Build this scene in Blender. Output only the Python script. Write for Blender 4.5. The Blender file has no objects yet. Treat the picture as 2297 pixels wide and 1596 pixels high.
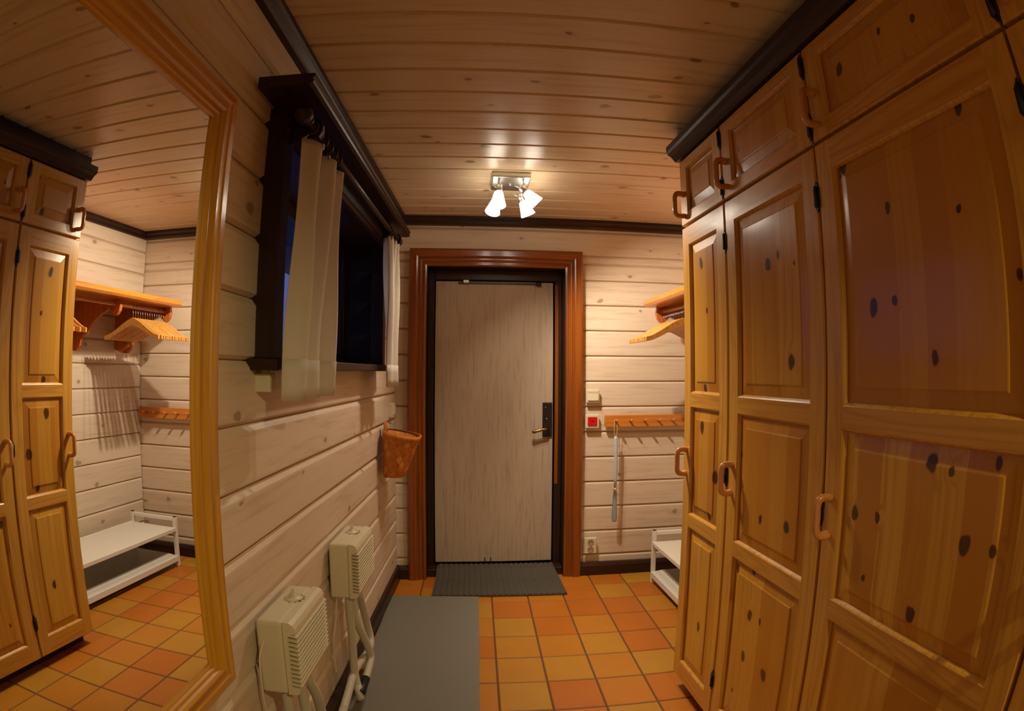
import bpy, bmesh, math, random
from mathutils import Vector, Matrix

random.seed(7)
PI = math.pi
scene = bpy.context.scene
col = scene.collection

# ------------------------------------------------------------------ camera
cd = bpy.data.cameras.new('camera')
cam = bpy.data.objects.new('camera', cd)
col.objects.link(cam)
RT = Vector((0.99793638, -0.06394951, 0.00578255))
UP = Vector((-0.00768873, -0.02960184, 0.9995322))
FW = Vector((0.06374842, 0.99751401, 0.03003245))
M = Matrix((RT, UP, -FW)).transposed().to_4x4()
M.translation = Vector((0, 0, 1.35))
cam.matrix_world = M
cd.type = 'PANO'
cd.panorama_type = 'FISHEYE_LENS_POLYNOMIAL'
cd.fisheye_fov = math.radians(170)
cd.sensor_fit = 'HORIZONTAL'
cd.sensor_width = 36.0
cd.sensor_height = 36.0 * 1596 / 2297
cd.fisheye_polynomial_k0 = 0.0
cd.fisheye_polynomial_k1 = -0.05293920550878
cd.fisheye_polynomial_k2 = -0.00013642380183845
cd.fisheye_polynomial_k3 = 3.994883228e-05
cd.fisheye_polynomial_k4 = -1.223793528916e-06
cd.clip_start = 0.02
scene.camera = cam

# ------------------------------------------------------------------ world, exposure
world = bpy.data.worlds.new('dusk')
scene.world = world
world.use_nodes = True
bg = world.node_tree.nodes['Background']
bg.inputs[0].default_value = (0.20, 0.32, 1.0, 1)
bg.inputs[1].default_value = 0.36

scene.view_settings.view_transform = 'Standard'
scene.view_settings.look = 'None'
scene.view_settings.gamma = 1.0
scene.view_settings.use_curve_mapping = False
scene.view_settings.exposure = 0.0

LAMP = (1.0, 0.84, 0.66)
SPOT_W = [19.0, 12.0, 76.0, 20.0]      # near left, far left, near right, far right
SPOT_A = [112, 105, 122, 122]
SHADE_E = 11.0
HALL = (1.0, 0.86, 0.46)
HALL_W = 56.0

# ------------------------------------------------------------------ helpers
def lin(r, g, b):
    f = lambda c: (c / 255 / 12.92) if c / 255 <= 0.04045 else ((c / 255 + 0.055) / 1.055) ** 2.4
    return (f(r), f(g), f(b), 1)

class NT:
    def __init__(s, name):
        s.m = bpy.data.materials.new(name)
        s.m.use_nodes = True
        s.t = s.m.node_tree
        s.b = s.t.nodes['Principled BSDF']
    def n(s, typ, **kw):
        nd = s.t.nodes.new(typ)
        for k, v in kw.items():
            if k in ('operation', 'data_type', 'blend_type', 'noise_dimensions', 'voronoi_dimensions', 'feature', 'wave_type', 'bands_direction', 'clamp', 'rings_direction'):
                setattr(nd, k, v)
            else:
                nd.inputs[k].default_value = v
        return nd
    def link(s, a, b):
        s.t.links.new(a, b)
    def math(s, op, a, b=None, c=None):
        nd = s.t.nodes.new('ShaderNodeMath'); nd.operation = op
        for i, v in enumerate((a, b, c)):
            if v is None: continue
            if isinstance(v, (int, float)): nd.inputs[i].default_value = v
            else: s.link(v, nd.inputs[i])
        return nd.outputs[0]
    def ramp(s, fac, stops):
        nd = s.t.nodes.new('ShaderNodeValToRGB')
        e = nd.color_ramp.elements
        while len(e) < len(stops): e.new(0.5)
        for k, (p, c) in zip(e, stops):
            k.position = p; k.color = c if len(c) == 4 else (*c, 1)
        s.link(fac, nd.inputs[0])
        return nd.outputs[0]
    def mix(s, fac, a, b, mode='MIX'):
        nd = s.t.nodes.new('ShaderNodeMix'); nd.data_type = 'RGBA'; nd.blend_type = mode
        for i, v in ((0, fac), (6, a), (7, b)):
            if isinstance(v, (int, float)): nd.inputs[i].default_value = v
            elif isinstance(v, tuple): nd.inputs[i].default_value = v
            else: s.link(v, nd.inputs[i])
        return nd.outputs[2]
    def coord(s, rnd=True):
        tc = s.t.nodes.new('ShaderNodeTexCoord')
        o = tc.outputs['Object']
        if rnd:
            oi = s.t.nodes.new('ShaderNodeObjectInfo')
            v = s.t.nodes.new('ShaderNodeVectorMath'); v.operation = 'SCALE'
            v.inputs[0].default_value = (1, 1, 1)
            s.link(s.math('MULTIPLY', oi.outputs['Random'], 91.7), v.inputs[3])
            a = s.t.nodes.new('ShaderNodeVectorMath'); a.operation = 'ADD'
            s.link(o, a.inputs[0]); s.link(v.outputs[0], a.inputs[1])
            s.rand = oi.outputs['Random']
            return a.outputs[0], o
        return o, o

def plain(name, c, rough=0.5, metal=0.0, bump=0.0, bscale=200, var=0.0, coat=0.0, spec=0.5):
    t = NT(name)
    t.b.inputs['Base Color'].default_value = c
    t.b.inputs['Roughness'].default_value = rough
    t.b.inputs['Metallic'].default_value = metal
    t.b.inputs['Coat Weight'].default_value = coat
    t.b.inputs['Specular IOR Level'].default_value = spec
    if bump or var:
        v, o = t.coord()
        nz = t.n('ShaderNodeTexNoise', Scale=bscale, Detail=3.0)
        t.link(v, nz.inputs['Vector'])
        if bump:
            b = t.n('ShaderNodeBump', Strength=bump, Distance=0.002)
            t.link(nz.outputs[0], b.inputs['Height']); t.link(b.outputs[0], t.b.inputs['Normal'])
        if var:
            t.link(t.mix(t.math('MULTIPLY', nz.outputs[0], var), c, (c[0] * .45, c[1] * .42, c[2] * .4, 1)), t.b.inputs['Base Color'])
    return t.m

def wood(name, base, dark, L, Wd, rough=0.45, grain=0.5, gs=(2.0, 45.0), rings=0.0, knots=0.0, knot_scale=(2.0, 5.0),
         knot_r=0.13, knot_col=None, staves=0.0, stave_w=0.09, var=0.25, coat=0.0, bump=0.15, spec=0.5):
    """wood with the grain along object axis L, face across Wd."""
    t = NT(name)
    v, o = t.coord()
    sp = t.n('ShaderNodeSeparateXYZ'); t.link(v, sp.inputs[0])
    ax = {'X': 0, 'Y': 1, 'Z': 2}
    l, w = sp.outputs[ax[L]], sp.outputs[ax[Wd]]
    other = [k for k in 'XYZ' if k not in (L, Wd)][0]
    d = sp.outputs[ax[other]]
    # knots: sparse cells
    kfac = None
    if knots > 0:
        cb = t.n('ShaderNodeCombineXYZ')
        t.link(t.math('MULTIPLY', l, knot_scale[0]), cb.inputs[0]); t.link(t.math('MULTIPLY', w, knot_scale[1]), cb.inputs[1])
        vo = t.n('ShaderNodeTexVoronoi', voronoi_dimensions='2D', Scale=1.0, Randomness=0.9)
        nk = t.n('ShaderNodeTexNoise', Scale=3.2, Detail=1.0); t.link(cb.outputs[0], nk.inputs['Vector'])
        va = t.t.nodes.new('ShaderNodeVectorMath'); va.operation = 'MULTIPLY_ADD'
        t.link(nk.outputs['Color'], va.inputs[0]); va.inputs[1].default_value = (.16, .16, 0); t.link(cb.outputs[0], va.inputs[2])
        t.link(va.outputs[0], vo.inputs['Vector'])
        sc = t.n('ShaderNodeSeparateColor'); t.link(vo.outputs['Color'], sc.inputs[0])
        alive = t.math('LESS_THAN', sc.outputs[0], knots)
        rad = t.math('MULTIPLY_ADD', sc.outputs[1], knot_r * 0.9, knot_r * 0.35)
        q = t.math('DIVIDE', vo.outputs['Distance'], rad)
        kf = t.math('MULTIPLY', t.math('SUBTRACT', 1.12, q), 3.5)
        kf = t.math('MULTIPLY', t.math('MAXIMUM', t.math('MINIMUM', kf, 1.0), 0.0), alive)
        halo = t.math('MULTIPLY', t.math('MAXIMUM', t.math('SUBTRACT', 1.0, t.math('MULTIPLY', q, 0.33)), 0.0), alive)
        kfac = kf
        wd = t.math('MULTIPLY_ADD', halo, 0.035, w)
    else:
        wd = w
    cv = t.n('ShaderNodeCombineXYZ')
    t.link(t.math('MULTIPLY', l, gs[0]), cv.inputs[0]); t.link(t.math('MULTIPLY', wd, gs[1]), cv.inputs[1]); t.link(t.math('MULTIPLY', d, gs[1]), cv.inputs[2])
    nz = t.n('ShaderNodeTexNoise', Scale=1.0, Detail=6.0, Roughness=0.62)
    t.link(cv.outputs[0], nz.inputs['Vector'])
    g = nz.outputs[0]
    c = t.ramp(g, [(0.30, dark), (0.48, tuple(base[i] * (1 - grain * .35) + dark[i] * grain * .35 for i in range(3)) + (1,)), (0.66, base)])
    if rings > 0:
        cv2 = t.n('ShaderNodeCombineXYZ')
        t.link(t.math('MULTIPLY', l, 0.9), cv2.inputs[0]); t.link(t.math('MULTIPLY', wd, 9.0), cv2.inputs[1]); t.link(t.math('MULTIPLY', d, 9.0), cv2.inputs[2])
        n2 = t.n('ShaderNodeTexNoise', Scale=1.0, Detail=1.5, Roughness=0.4)
        t.link(cv2.outputs[0], n2.inputs['Vector'])
        s = t.math('SINE', t.math('MULTIPLY', n2.outputs[0], 90.0))
        s = t.math('POWER', t.math('MULTIPLY_ADD', s, 0.5, 0.5), 3.0)
        c = t.mix(t.math('MULTIPLY', s, rings), c, tuple(dark[i] * .8 for i in range(3)) + (1,))
    if staves > 0:
        wn = t.n('ShaderNodeTexWhiteNoise', noise_dimensions='1D') if False else t.t.nodes.new('ShaderNodeTexWhiteNoise')
        wn.noise_dimensions = '1D'
        t.link(t.math('FLOOR', t.math('DIVIDE', w, stave_w)), wn.inputs['W'])
        c = t.mix(t.math('MULTIPLY', wn.outputs['Value'], staves), c, tuple(dark[i] * 1.0 for i in range(3)) + (1,))
    if var:
        c = t.mix(t.math('MULTIPLY', t.rand, var), c, tuple(base[i] * .35 + dark[i] * .65 for i in range(3)) + (1,))
    if kfac is not None:
        c = t.mix(t.math('MULTIPLY', halo, 0.22), c, tuple(dark[i] * .8 for i in range(3)) + (1,))
        c = t.mix(t.math('MULTIPLY', kfac, 0.92), c, knot_col or tuple(dark[i] * .3 for i in range(3)) + (1,))
    t.link(c, t.b.inputs['Base Color'])
    t.b.inputs['Roughness'].default_value = rough
    t.b.inputs['Coat Weight'].default_value = coat
    t.b.inputs['Coat Roughness'].default_value = 0.12
    t.b.inputs['Specular IOR Level'].default_value = spec
    if bump:
        b = t.n('ShaderNodeBump', Strength=bump, Distance=0.0015)
        t.link(g, b.inputs['Height']); t.link(b.outputs[0], t.b.inputs['Normal'])
    return t.m

# ------------------------------------------------------------------ materials
MT = {}
wl, wd_ = lin(224, 206, 182), lin(202, 178, 148)
MT['log'] = wood('whitewashed_log', wl, wd_, 'X', 'Z', rough=.5, grain=.4, gs=(3.0, 42), knots=.26, knot_scale=(4.6, 6.4), knot_r=.085, knot_col=lin(164, 142, 110), var=.3, bump=.08)
MT['ceil'] = wood('whitewashed_ceiling', lin(220, 198, 166), lin(196, 166, 128), 'X', 'Y', rough=.3, grain=.4, gs=(2.4, 40), knots=.34, knot_scale=(4.6, 7.5), knot_r=.095, knot_col=lin(150, 116, 78), var=.3, bump=.05)
MT['dark'] = wood('dark_stained_wood', lin(58, 35, 22), lin(27, 15, 10), 'X', 'Z', rough=.36, grain=.8, gs=(3, 70), var=.2, bump=.2, spec=.35)
MT['darkv'] = wood('dark_stained_wood_upright', lin(54, 33, 22), lin(25, 14, 9), 'Z', 'X', rough=.38, grain=.8, gs=(3, 70), var=.2, bump=.2, spec=.35)
MT['casing'] = wood('amber_lacquered_casing', lin(142, 76, 24), lin(100, 50, 12), 'X', 'Z', rough=.25, grain=.7, gs=(2, 60), var=.1, coat=.4, bump=.05)
MT['casingv'] = wood('amber_lacquered_casing_upright', lin(142, 76, 24), lin(98, 48, 12), 'Z', 'X', rough=.25, grain=.7, gs=(2, 60), var=.1, coat=.4, bump=.05)
pb, pd = lin(214, 162, 62), lin(180, 116, 30)
MT['pine'] = wood('lacquered_pine_panel', pb, pd, 'Z', 'X', rough=.3, grain=.5, gs=(1.6, 60), rings=.10, knots=.42, knot_scale=(6.2, 9.5), knot_r=.125, knot_col=lin(62, 28, 10), staves=1.25, stave_w=.078, var=.25, coat=.28, bump=.05, spec=.4)
MT['pinev'] = wood('lacquered_pine_stile', lin(208, 154, 60), pd, 'Z', 'X', rough=.3, grain=.6, gs=(1.6, 70), rings=.32, var=.2, coat=.35, bump=.05)
MT['pineh'] = wood('lacquered_pine_rail', lin(206, 148, 58), pd, 'X', 'Z', rough=.3, grain=.6, gs=(1.6, 70), rings=.4, var=.2, coat=.35, bump=.05)
MT['mframe_v'] = wood('honey_mirror_frame_upright', lin(214, 158, 44), lin(176, 108, 20), 'Z', 'X', rough=.25, grain=.6, gs=(1.4, 60), rings=.12, var=.05, coat=.4, bump=.04)
MT['mframe_h'] = wood('honey_mirror_frame_flat', lin(210, 152, 44), lin(172, 104, 20), 'X', 'Z', rough=.25, grain=.6, gs=(1.4, 60), rings=.12, var=.05, coat=.4, bump=.04)
MT['opine'] = wood('orange_pine', lin(214, 138, 52), lin(176, 92, 26), 'X', 'Z', rough=.32, grain=.6, gs=(1.8, 60), rings=.25, var=.15, coat=.3, bump=.04)
MT['opineb'] = wood('orange_pine_bracket', lin(190, 106, 36), lin(146, 66, 18), 'Z', 'Y', rough=.35, grain=.6, gs=(1.8, 60), rings=.1, var=.1, coat=.3, bump=.04)
MT['hanger'] = wood('pale_hanger_wood', lin(222, 164, 84), lin(190, 122, 48), 'X', 'Z', rough=.3, grain=.5, gs=(2, 60), var=.35, coat=.3, bump=.02)
MT['birch'] = wood('birch_bark', lin(206, 128, 44), lin(156, 80, 20), 'Z', 'X', rough=.58, grain=.6, gs=(6, 50), var=.4, bump=.05, spec=.3)
MT['birch2'] = wood('birch_bark_strip', lin(196, 116, 40), lin(150, 74, 18), 'Z', 'X', rough=.5, grain=.6, gs=(6, 50), var=.5, bump=.05, spec=.35)
MT['birch3'] = wood('birch_bark_pale_strip', lin(222, 160, 74), lin(176, 108, 36), 'Z', 'X', rough=.5, grain=.6, gs=(6, 50), var=.4, bump=.05, spec=.35)
MT['leaf'] = wood('pale_oak_veneer', lin(182, 164, 142), lin(160, 140, 116), 'Z', 'X', rough=.5, grain=.4, gs=(5.0, 70), var=0, bump=.08)
MT['handlew'] = wood('beech_handle', lin(206, 140, 76), lin(170, 100, 48), 'Z', 'X', rough=.25, grain=.5, gs=(2, 40), var=.1, coat=.4, bump=0)

def tile_mat():
    t = NT('terracotta_tile')
    v, o = t.coord()
    nz = t.n('ShaderNodeTexNoise', Scale=6.0, Detail=4.0, Roughness=.6); t.link(v, nz.inputs['Vector'])
    wn = t.t.nodes.new('ShaderNodeTexWhiteNoise'); wn.noise_dimensions = '1D'
    t.link(t.math('MULTIPLY', t.rand, 517.0), wn.inputs['W'])
    c = t.ramp(wn.outputs['Value'], [(0, lin(178, 98, 22)), (.35, lin(186, 112, 26)), (.65, lin(184, 124, 32)), (1, lin(180, 132, 38))])
    c = t.mix(t.math('MULTIPLY', t.math('SUBTRACT', nz.outputs[0], .35), .6), c, lin(160, 82, 18))
    t.link(c, t.b.inputs['Base Color'])
    t.b.inputs['Roughness'].default_value = .42
    n2 = t.n('ShaderNodeTexNoise', Scale=60.0, Detail=2.0); t.link(v, n2.inputs['Vector'])
    b = t.n('ShaderNodeBump', Strength=.12, Distance=.002); t.link(n2.outputs[0], b.inputs['Height']); t.link(b.outputs[0], t.b.inputs['Normal'])
    return t.m
MT['tile'] = tile_mat()
MT['grout'] = plain('grout', lin(96, 66, 40), .85, bump=.3)
MT['white_metal'] = plain('white_enamel', lin(226, 222, 210), .38, bump=.03, bscale=300)
MT['white_plastic'] = plain('cream_plastic', lin(216, 206, 176), .42, bump=.02, bscale=400)
MT['hose'] = plain('grey_hose_plastic', lin(196, 190, 170), .5, bump=.02, bscale=400)
MT['black'] = plain('black_iron', lin(22, 20, 19), .45, bump=.1, bscale=200)
MT['chrome'] = plain('brushed_chrome', lin(214, 214, 206), .34, 1.0, bump=.03, bscale=300)
MT['steel'] = plain('steel_wire', lin(190, 188, 184), .25, 1.0, bump=.02, bscale=300)
MT['bronze'] = plain('worn_brass', lin(150, 120, 84), .3, 1.0, bump=.04, bscale=200)
MT['red'] = plain('red_plastic', lin(196, 16, 20), .3, bump=.02)
MT['grey_mat'] = plain('grey_rubber_mat', lin(128, 124, 112), .8, bump=.5, bscale=400, var=.35)
MT['ribbed'] = plain('charcoal_mat', lin(84, 78, 66), .85, bump=.6, bscale=500, var=.5)
MT['horn'] = plain('pale_grey_plastic', lin(188, 196, 196), .35, bump=.02)
MT['string'] = plain('cream_string', lin(206, 190, 130), .8, bump=.2)
MT['lockp'] = plain('lock_plate', lin(26, 26, 26), .32, bump=.05)

def mesh_mat(name, c, dotc, scale):
    t = NT(name)
    v, o = t.coord(False)
    vo = t.n('ShaderNodeTexVoronoi', Scale=scale, Randomness=0.0); t.link(v, vo.inputs['Vector'])
    f = t.math('LESS_THAN', vo.outputs['Distance'], .34)
    t.link(t.mix(f, c, dotc), t.b.inputs['Base Color'])
    t.b.inputs['Roughness'].default_value = .45
    return t.m
MT['perf'] = mesh_mat('perforated_white_enamel', lin(224, 220, 206), lin(170, 162, 144), 110)
MT['perfg'] = mesh_mat('perforated_grey_enamel', lin(150, 148, 140), lin(84, 82, 76), 110)

def curtain_mat():
    t = NT('cream_curtain_cloth')
    v, o = t.coord(False)
    sp = t.n('ShaderNodeSeparateXYZ'); t.link(o, sp.inputs[0])
    s1 = t.math('SINE', t.math('MULTIPLY', sp.outputs[0], 2600.0)); s2 = t.math('SINE', t.math('MULTIPLY', sp.outputs[2], 2600.0))
    b = t.n('ShaderNodeBump', Strength=.15, Distance=.0006); t.link(t.math('ADD', s1, s2), b.inputs['Height'])
    out = t.t.nodes['Material Output']
    df = t.t.nodes.new('ShaderNodeBsdfDiffuse'); df.inputs[0].default_value = lin(240, 234, 220)
    tr = t.t.nodes.new('ShaderNodeBsdfTranslucent'); tr.inputs[0].default_value = lin(226, 218, 202)
    mx = t.t.nodes.new('ShaderNodeMixShader'); mx.inputs[0].default_value = .35
    t.link(b.outputs[0], df.inputs['Normal'])
    t.link(df.outputs[0], mx.inputs[1]); t.link(tr.outputs[0], mx.inputs[2]); t.link(mx.outputs[0], out.inputs[0])
    t.t.nodes.remove(t.b)
    return t.m
MT['curtain'] = curtain_mat()

def mirror_mat():
    t = NT('mirror_glass')
    t.b.inputs['Base Color'].default_value = (.86, .87, .85, 1)
    t.b.inputs['Metallic'].default_value = 1
    t.b.inputs['Roughness'].default_value = 0.0
    return t.m
MT['mirror'] = mirror_mat()

def glass_mat():
    t = NT('window_glass')
    out = t.t.nodes['Material Output']
    tp = t.t.nodes.new('ShaderNodeBsdfTransparent'); tp.inputs[0].default_value = (.93, .95, .96, 1)
    gl = t.t.nodes.new('ShaderNodeBsdfGlossy'); gl.inputs['Roughness'].default_value = .02
    fr = t.t.nodes.new('ShaderNodeFresnel'); fr.inputs[0].default_value = 1.45
    mx = t.t.nodes.new('ShaderNodeMixShader')
    ge = t.t.nodes.new('ShaderNodeNewGeometry')
    t.link(t.math('MULTIPLY', fr.outputs[0], t.math('SUBTRACT', 1.0, ge.outputs['Backfacing'])), mx.inputs[0]); t.link(tp.outputs[0], mx.inputs[1]); t.link(gl.outputs[0], mx.inputs[2]); t.link(mx.outputs[0], out.inputs[0])
    t.t.nodes.remove(t.b)
    return t.m
MT['glass'] = glass_mat()

def shade_mat():
    t = NT('lit_frosted_shade')
    t.b.inputs['Base Color'].default_value = (.9, .88, .84, 1)
    t.b.inputs['Roughness'].default_value = .4
    t.b.inputs['Emission Color'].default_value = (1.0, .88, .72, 1)
    t.b.inputs['Emission Strength'].default_value = SHADE_E
    return t.m
MT['shade'] = shade_mat()

# ------------------------------------------------------------------ mesh builders
def box(bm, x0, x1, y0, y1, z0, z1, bev=0.0, seg=1, mi=0):
    vs = [bm.verts.new((x, y, z)) for x in (x0, x1) for y in (y0, y1) for z in (z0, z1)]
    fs = []
    for q in ((0, 1, 3, 2), (4, 6, 7, 5), (0, 4, 5, 1), (2, 3, 7, 6), (0, 2, 6, 4), (1, 5, 7, 3)):
        f = bm.faces.new([vs[i] for i in q]); f.material_index = mi; fs.append(f)
    bmesh.ops.recalc_face_normals(bm, faces=fs)
    if bev > 0:
        es = list({e for f in fs for e in f.edges})
        r = bmesh.ops.bevel(bm, geom=es, offset=bev, segments=seg, profile=.5, affect='EDGES')
        for f in r['faces']: f.material_index = mi
    return vs

def prism(bm, poly, axis, a, b, mi=0):
    """extrude 2-D polygon along axis from a to b.  axis X: (y,z)  Y: (x,z)  Z: (x,y)"""
    def p(u, v, w):
        return {'X': (w, u, v), 'Y': (u, w, v), 'Z': (u, v, w)}[axis]
    A = [bm.verts.new(p(u, v, a)) for u, v in poly]
    B = [bm.verts.new(p(u, v, b)) for u, v in poly]
    n = len(poly)
    fs = [bm.faces.new(A[::-1]), bm.faces.new(B)]
    for i in range(n):
        fs.append(bm.faces.new((A[i], A[(i + 1) % n], B[(i + 1) % n], B[i])))
    for f in fs: f.material_index = mi
    bmesh.ops.recalc_face_normals(bm, faces=fs)
    return A, B

def tube(bm, pts, r, n=8, cap=True, closed=False, scale2=1.0):
    pts = [Vector(p) for p in pts]
    N = len(pts)
    rs = r if isinstance(r, (list, tuple)) else [r] * N
    rings = []
    up = None
    for i, p in enumerate(pts):
        if closed: d = pts[(i + 1) % N] - pts[i - 1]
        else: d = pts[min(i + 1, N - 1)] - pts[max(i - 1, 0)]
        d.normalize()
        if up is None:
            up = d.orthogonal().normalized()
        up = (up - d * up.dot(d)).normalized()
        s = d.cross(up)
        rings.append([bm.verts.new(p + (up * math.cos(2 * PI * k / n) + s * math.sin(2 * PI * k / n) * scale2) * rs[i]) for k in range(n)])
    fs = []
    for i in range(N if closed else N - 1):
        a, b = rings[i], rings[(i + 1) % N]
        for k in range(n):
            fs.append(bm.faces.new((a[k], a[(k + 1) % n], b[(k + 1) % n], b[k])))
    if cap and not closed:
        fs.append(bm.faces.new(rings[0][::-1])); fs.append(bm.faces.new(rings[-1]))
    for f in fs: f.smooth = True
    bmesh.ops.recalc_face_normals(bm, faces=fs)

def lathe(bm, prof, mat=None, n=20, cap=True):
    """profile of (radius, height) about local Z, transformed by mat."""
    mat = mat or Matrix.Identity(4)
    rings = [[bm.verts.new(mat @ Vector((r * math.cos(2 * PI * k / n), r * math.sin(2 * PI * k / n), h))) for k in range(n)] for r, h in prof]
    fs = []
    for a, b in zip(rings, rings[1:]):
        for k in range(n):
            fs.append(bm.faces.new((a[k], a[(k + 1) % n], b[(k + 1) % n], b[k])))
    if cap:
        fs.append(bm.faces.new(rings[0][::-1])); fs.append(bm.faces.new(rings[-1]))
    for f in fs: f.smooth = True
    bmesh.ops.recalc_face_normals(bm, faces=fs)

def aim(p, d):
    """matrix whose local Z runs along d, at p"""
    q = Vector(d).to_track_quat('Z', 'Y')
    m = q.to_matrix().to_4x4(); m.translation = Vector(p)
    return m

def spline(pts, n=8):
    pts = [Vector(p) for p in pts]
    out = []
    P = [pts[0]] + pts + [pts[-1]]
    for i in range(1, len(P) - 2):
        for k in range(n):
            t = k / n
            a, b, c, d = P[i - 1], P[i], P[i + 1], P[i + 2]
            out.append(.5 * ((2 * b) + (c - a) * t + (2 * a - 5 * b + 4 * c - d) * t * t + (3 * b - a - 3 * c + d) * t ** 3))
    out.append(pts[-1])
    return out

def mk(name, bm, mat, parent=None, loc=None, rot=None, smooth_angle=None):
    me = bpy.data.meshes.new(name)
    bm.to_mesh(me); bm.free()
    for m in (mat if isinstance(mat, (list, tuple)) else [mat]):
        me.materials.append(m)
    o = bpy.data.objects.new(name, me)
    col.objects.link(o)
    if parent: o.parent = parent
    if loc is not None: o.location = loc
    if rot is not None: o.rotation_euler = rot
    return o

def part(name, mat, parent, fn, loc=None, rot=None):
    bm = bmesh.new(); fn(bm)
    return mk(name, bm, mat, parent, loc, rot)

class Frame:
    """wall frame: local x along the wall (s*u), y into the wall (-t), z up"""
    def __init__(s, org, rz, sgn=1):
        s.o = Vector(org); s.rz = rz; s.s = sgn
        s.m = Matrix.Translation(s.o) @ Matrix.Rotation(rz, 4, 'Z')
    def place(s, o, u=0, t=0, z=0):
        o.location = s.m @ Vector((s.s * u, -t, z)); o.rotation_euler = (0, 0, s.rz)
LEFT = Frame((-0.6189, 0, 0), math.atan2(0.9994878, 0.03200214))
END = Frame((0, 3.394, 0), math.atan2(0.0204, 1))
CAB = Frame((0.9014, 0, 0), math.atan2(-0.99941729, 0.03413323), -1)
RIGHT = Frame((1.690, 0, 0), math.atan2(-0.99941729, 0.03413323), -1)
BACK = Frame((0, -0.9, 0), PI)

def empty(name, frame=None, u=0, t=0, z=0, loc=None, rz=0):
    o = bpy.data.objects.new(name, None); col.objects.link(o)
    o.empty_display_size = .05
    if frame: frame.place(o, u, t, z)
    else:
        o.location = loc; o.rotation_euler = (0, 0, rz)
    return o

def tag(o, label, cat, group=None):
    o['label'] = label; o['category'] = cat
    if group: o['group'] = group
    return o

def struct(o):
    o['kind'] = 'structure'; return o

def copy_tree(o, parent=None):
    c = o.copy(); col.objects.link(c)
    if parent:
        c.parent = parent; c.matrix_parent_inverse = o.matrix_parent_inverse
    for ch in list(o.children): copy_tree(ch, c)
    return c

# ------------------------------------------------------------------ floor
CEIL = 2.349
floor = struct(part('floor', MT['grout'], None, lambda bm: box(bm, -.75, 1.8, -.95, 3.72, -.06, -.004)))
TX, TY, TP, G = .085, 3.022, .2153, .006
def lx(y): return -.6189 + .03202 * y
for i in range(-4, 8):
    for j in range(-4, 19):
        x0, x1 = TX + i * TP + G / 2, TX + (i + 1) * TP - G / 2
        y1, y0 = TY - j * TP - G / 2, TY - (j + 1) * TP + G / 2
        if y0 > 3.40 and not (-.45 < (x0 + x1) / 2 < .68): continue
        x0 = max(x0, lx(y0) - .005); x1 = min(x1, 1.62); y1 = min(y1, 3.52); y0 = max(y0, -.88)
        if x1 - x0 < .02 or y1 - y0 < .02: continue
        if x0 > 1.05 and y1 < 2.0: continue
        bm = bmesh.new()
        cx, cy = (x0 + x1) / 2, (y0 + y1) / 2
        zz = random.uniform(-.0012, 0)
        b = .003
        hx, hy = (x1 - x0) / 2, (y1 - y0) / 2
        top = [bm.verts.new((sx * (hx - b), sy * (hy - b), zz)) for sx, sy in ((-1, -1), (1, -1), (1, 1), (-1, 1))]
        bot = [bm.verts.new((sx * hx, sy * hy, -.005)) for sx, sy in ((-1, -1), (1, -1), (1, 1), (-1, 1))]
        bm.faces.new(top)
        for k in range(4): bm.faces.new((bot[k], bot[(k + 1) % 4], top[(k + 1) % 4], top[k]))
        mk('tile', bm, MT['tile'], floor, (cx, cy, 0))

# ------------------------------------------------------------------ ceiling
ceiling = struct(part('ceiling', MT['dark'], None, lambda bm: box(bm, -.8, 1.85, -.95, 3.6, CEIL + .018, CEIL + .06)))
PW = .152
for k in range(-15, 14):
    y0 = 1.336 + PW * k; y1 = y0 + PW
    y0 = max(y0, -.93); y1 = min(y1, 3.46)
    if y1 - y0 < .02: continue
    h = (y1 - y0) / 2
    def f(bm, h=h):
        prism(bm, [(-h, .018), (-h, .007), (-h + .003, .007), (-h + .009, 0), (h - .009, 0), (h - .003, .007), (h, .007), (h, .018)], 'X', -1.32, 1.1)
    part('plank', MT['ceil'], ceiling, f, (.62, (y0 + y1) / 2, CEIL))

# ------------------------------------------------------------------ log walls
def log(parent, u0, u1, z0, z1, sgn=1, depth=.20, back=.03, tb=(.013, .007), dp=.011):
    c, hl = (u0 + u1) / 2, (u1 - u0) / 2
    zm, hz = (z0 + z1) / 2, (z1 - z0) / 2
    bt, bb = (tb if hz > .04 else (hz * .5, hz * .4))
    # front face slightly bellied; wide chamfer on top, narrow below, dark joint between
    prof = [(depth, -hz), (dp + .008, -hz), (dp + .006, -hz + .0018), (dp, -hz + .002), (.0006, -hz + bb), (0, -hz + bb + .006), (0, hz - bt - .006), (.0006, hz - bt), (dp, hz - .002), (dp + .006, hz - .0018), (dp + .008, hz), (depth, hz)]
    if hz < .04:
        prof = [(depth, -hz), (.014, -hz), (.003, -hz + bb), (.003, hz - bt), (.014, hz), (depth, hz)]
    def f(bm): prism(bm, prof, 'X', -hl, hl)
    return part('log', MT['log'], parent, f, (sgn * c, back, zm))

SP = .1638
wall_left = struct(empty('wall_left', LEFT))
zs = [0] + [.062 + SP * k for k in range(14)] + [CEIL + .02]
for a, b in zip(zs, zs[1:]):
    if a > 1.36 and b < 2.04:
        log(wall_left, -1.0, 1.43, a, b, back=.013, tb=(.019, .011), dp=.013); log(wall_left, 2.745, 3.42, a, b, back=.013, tb=(.019, .011), dp=.013)
    else:
        log(wall_left, -1.0, 3.42, a, b, back=.013, tb=(.019, .011), dp=.013)

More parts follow.
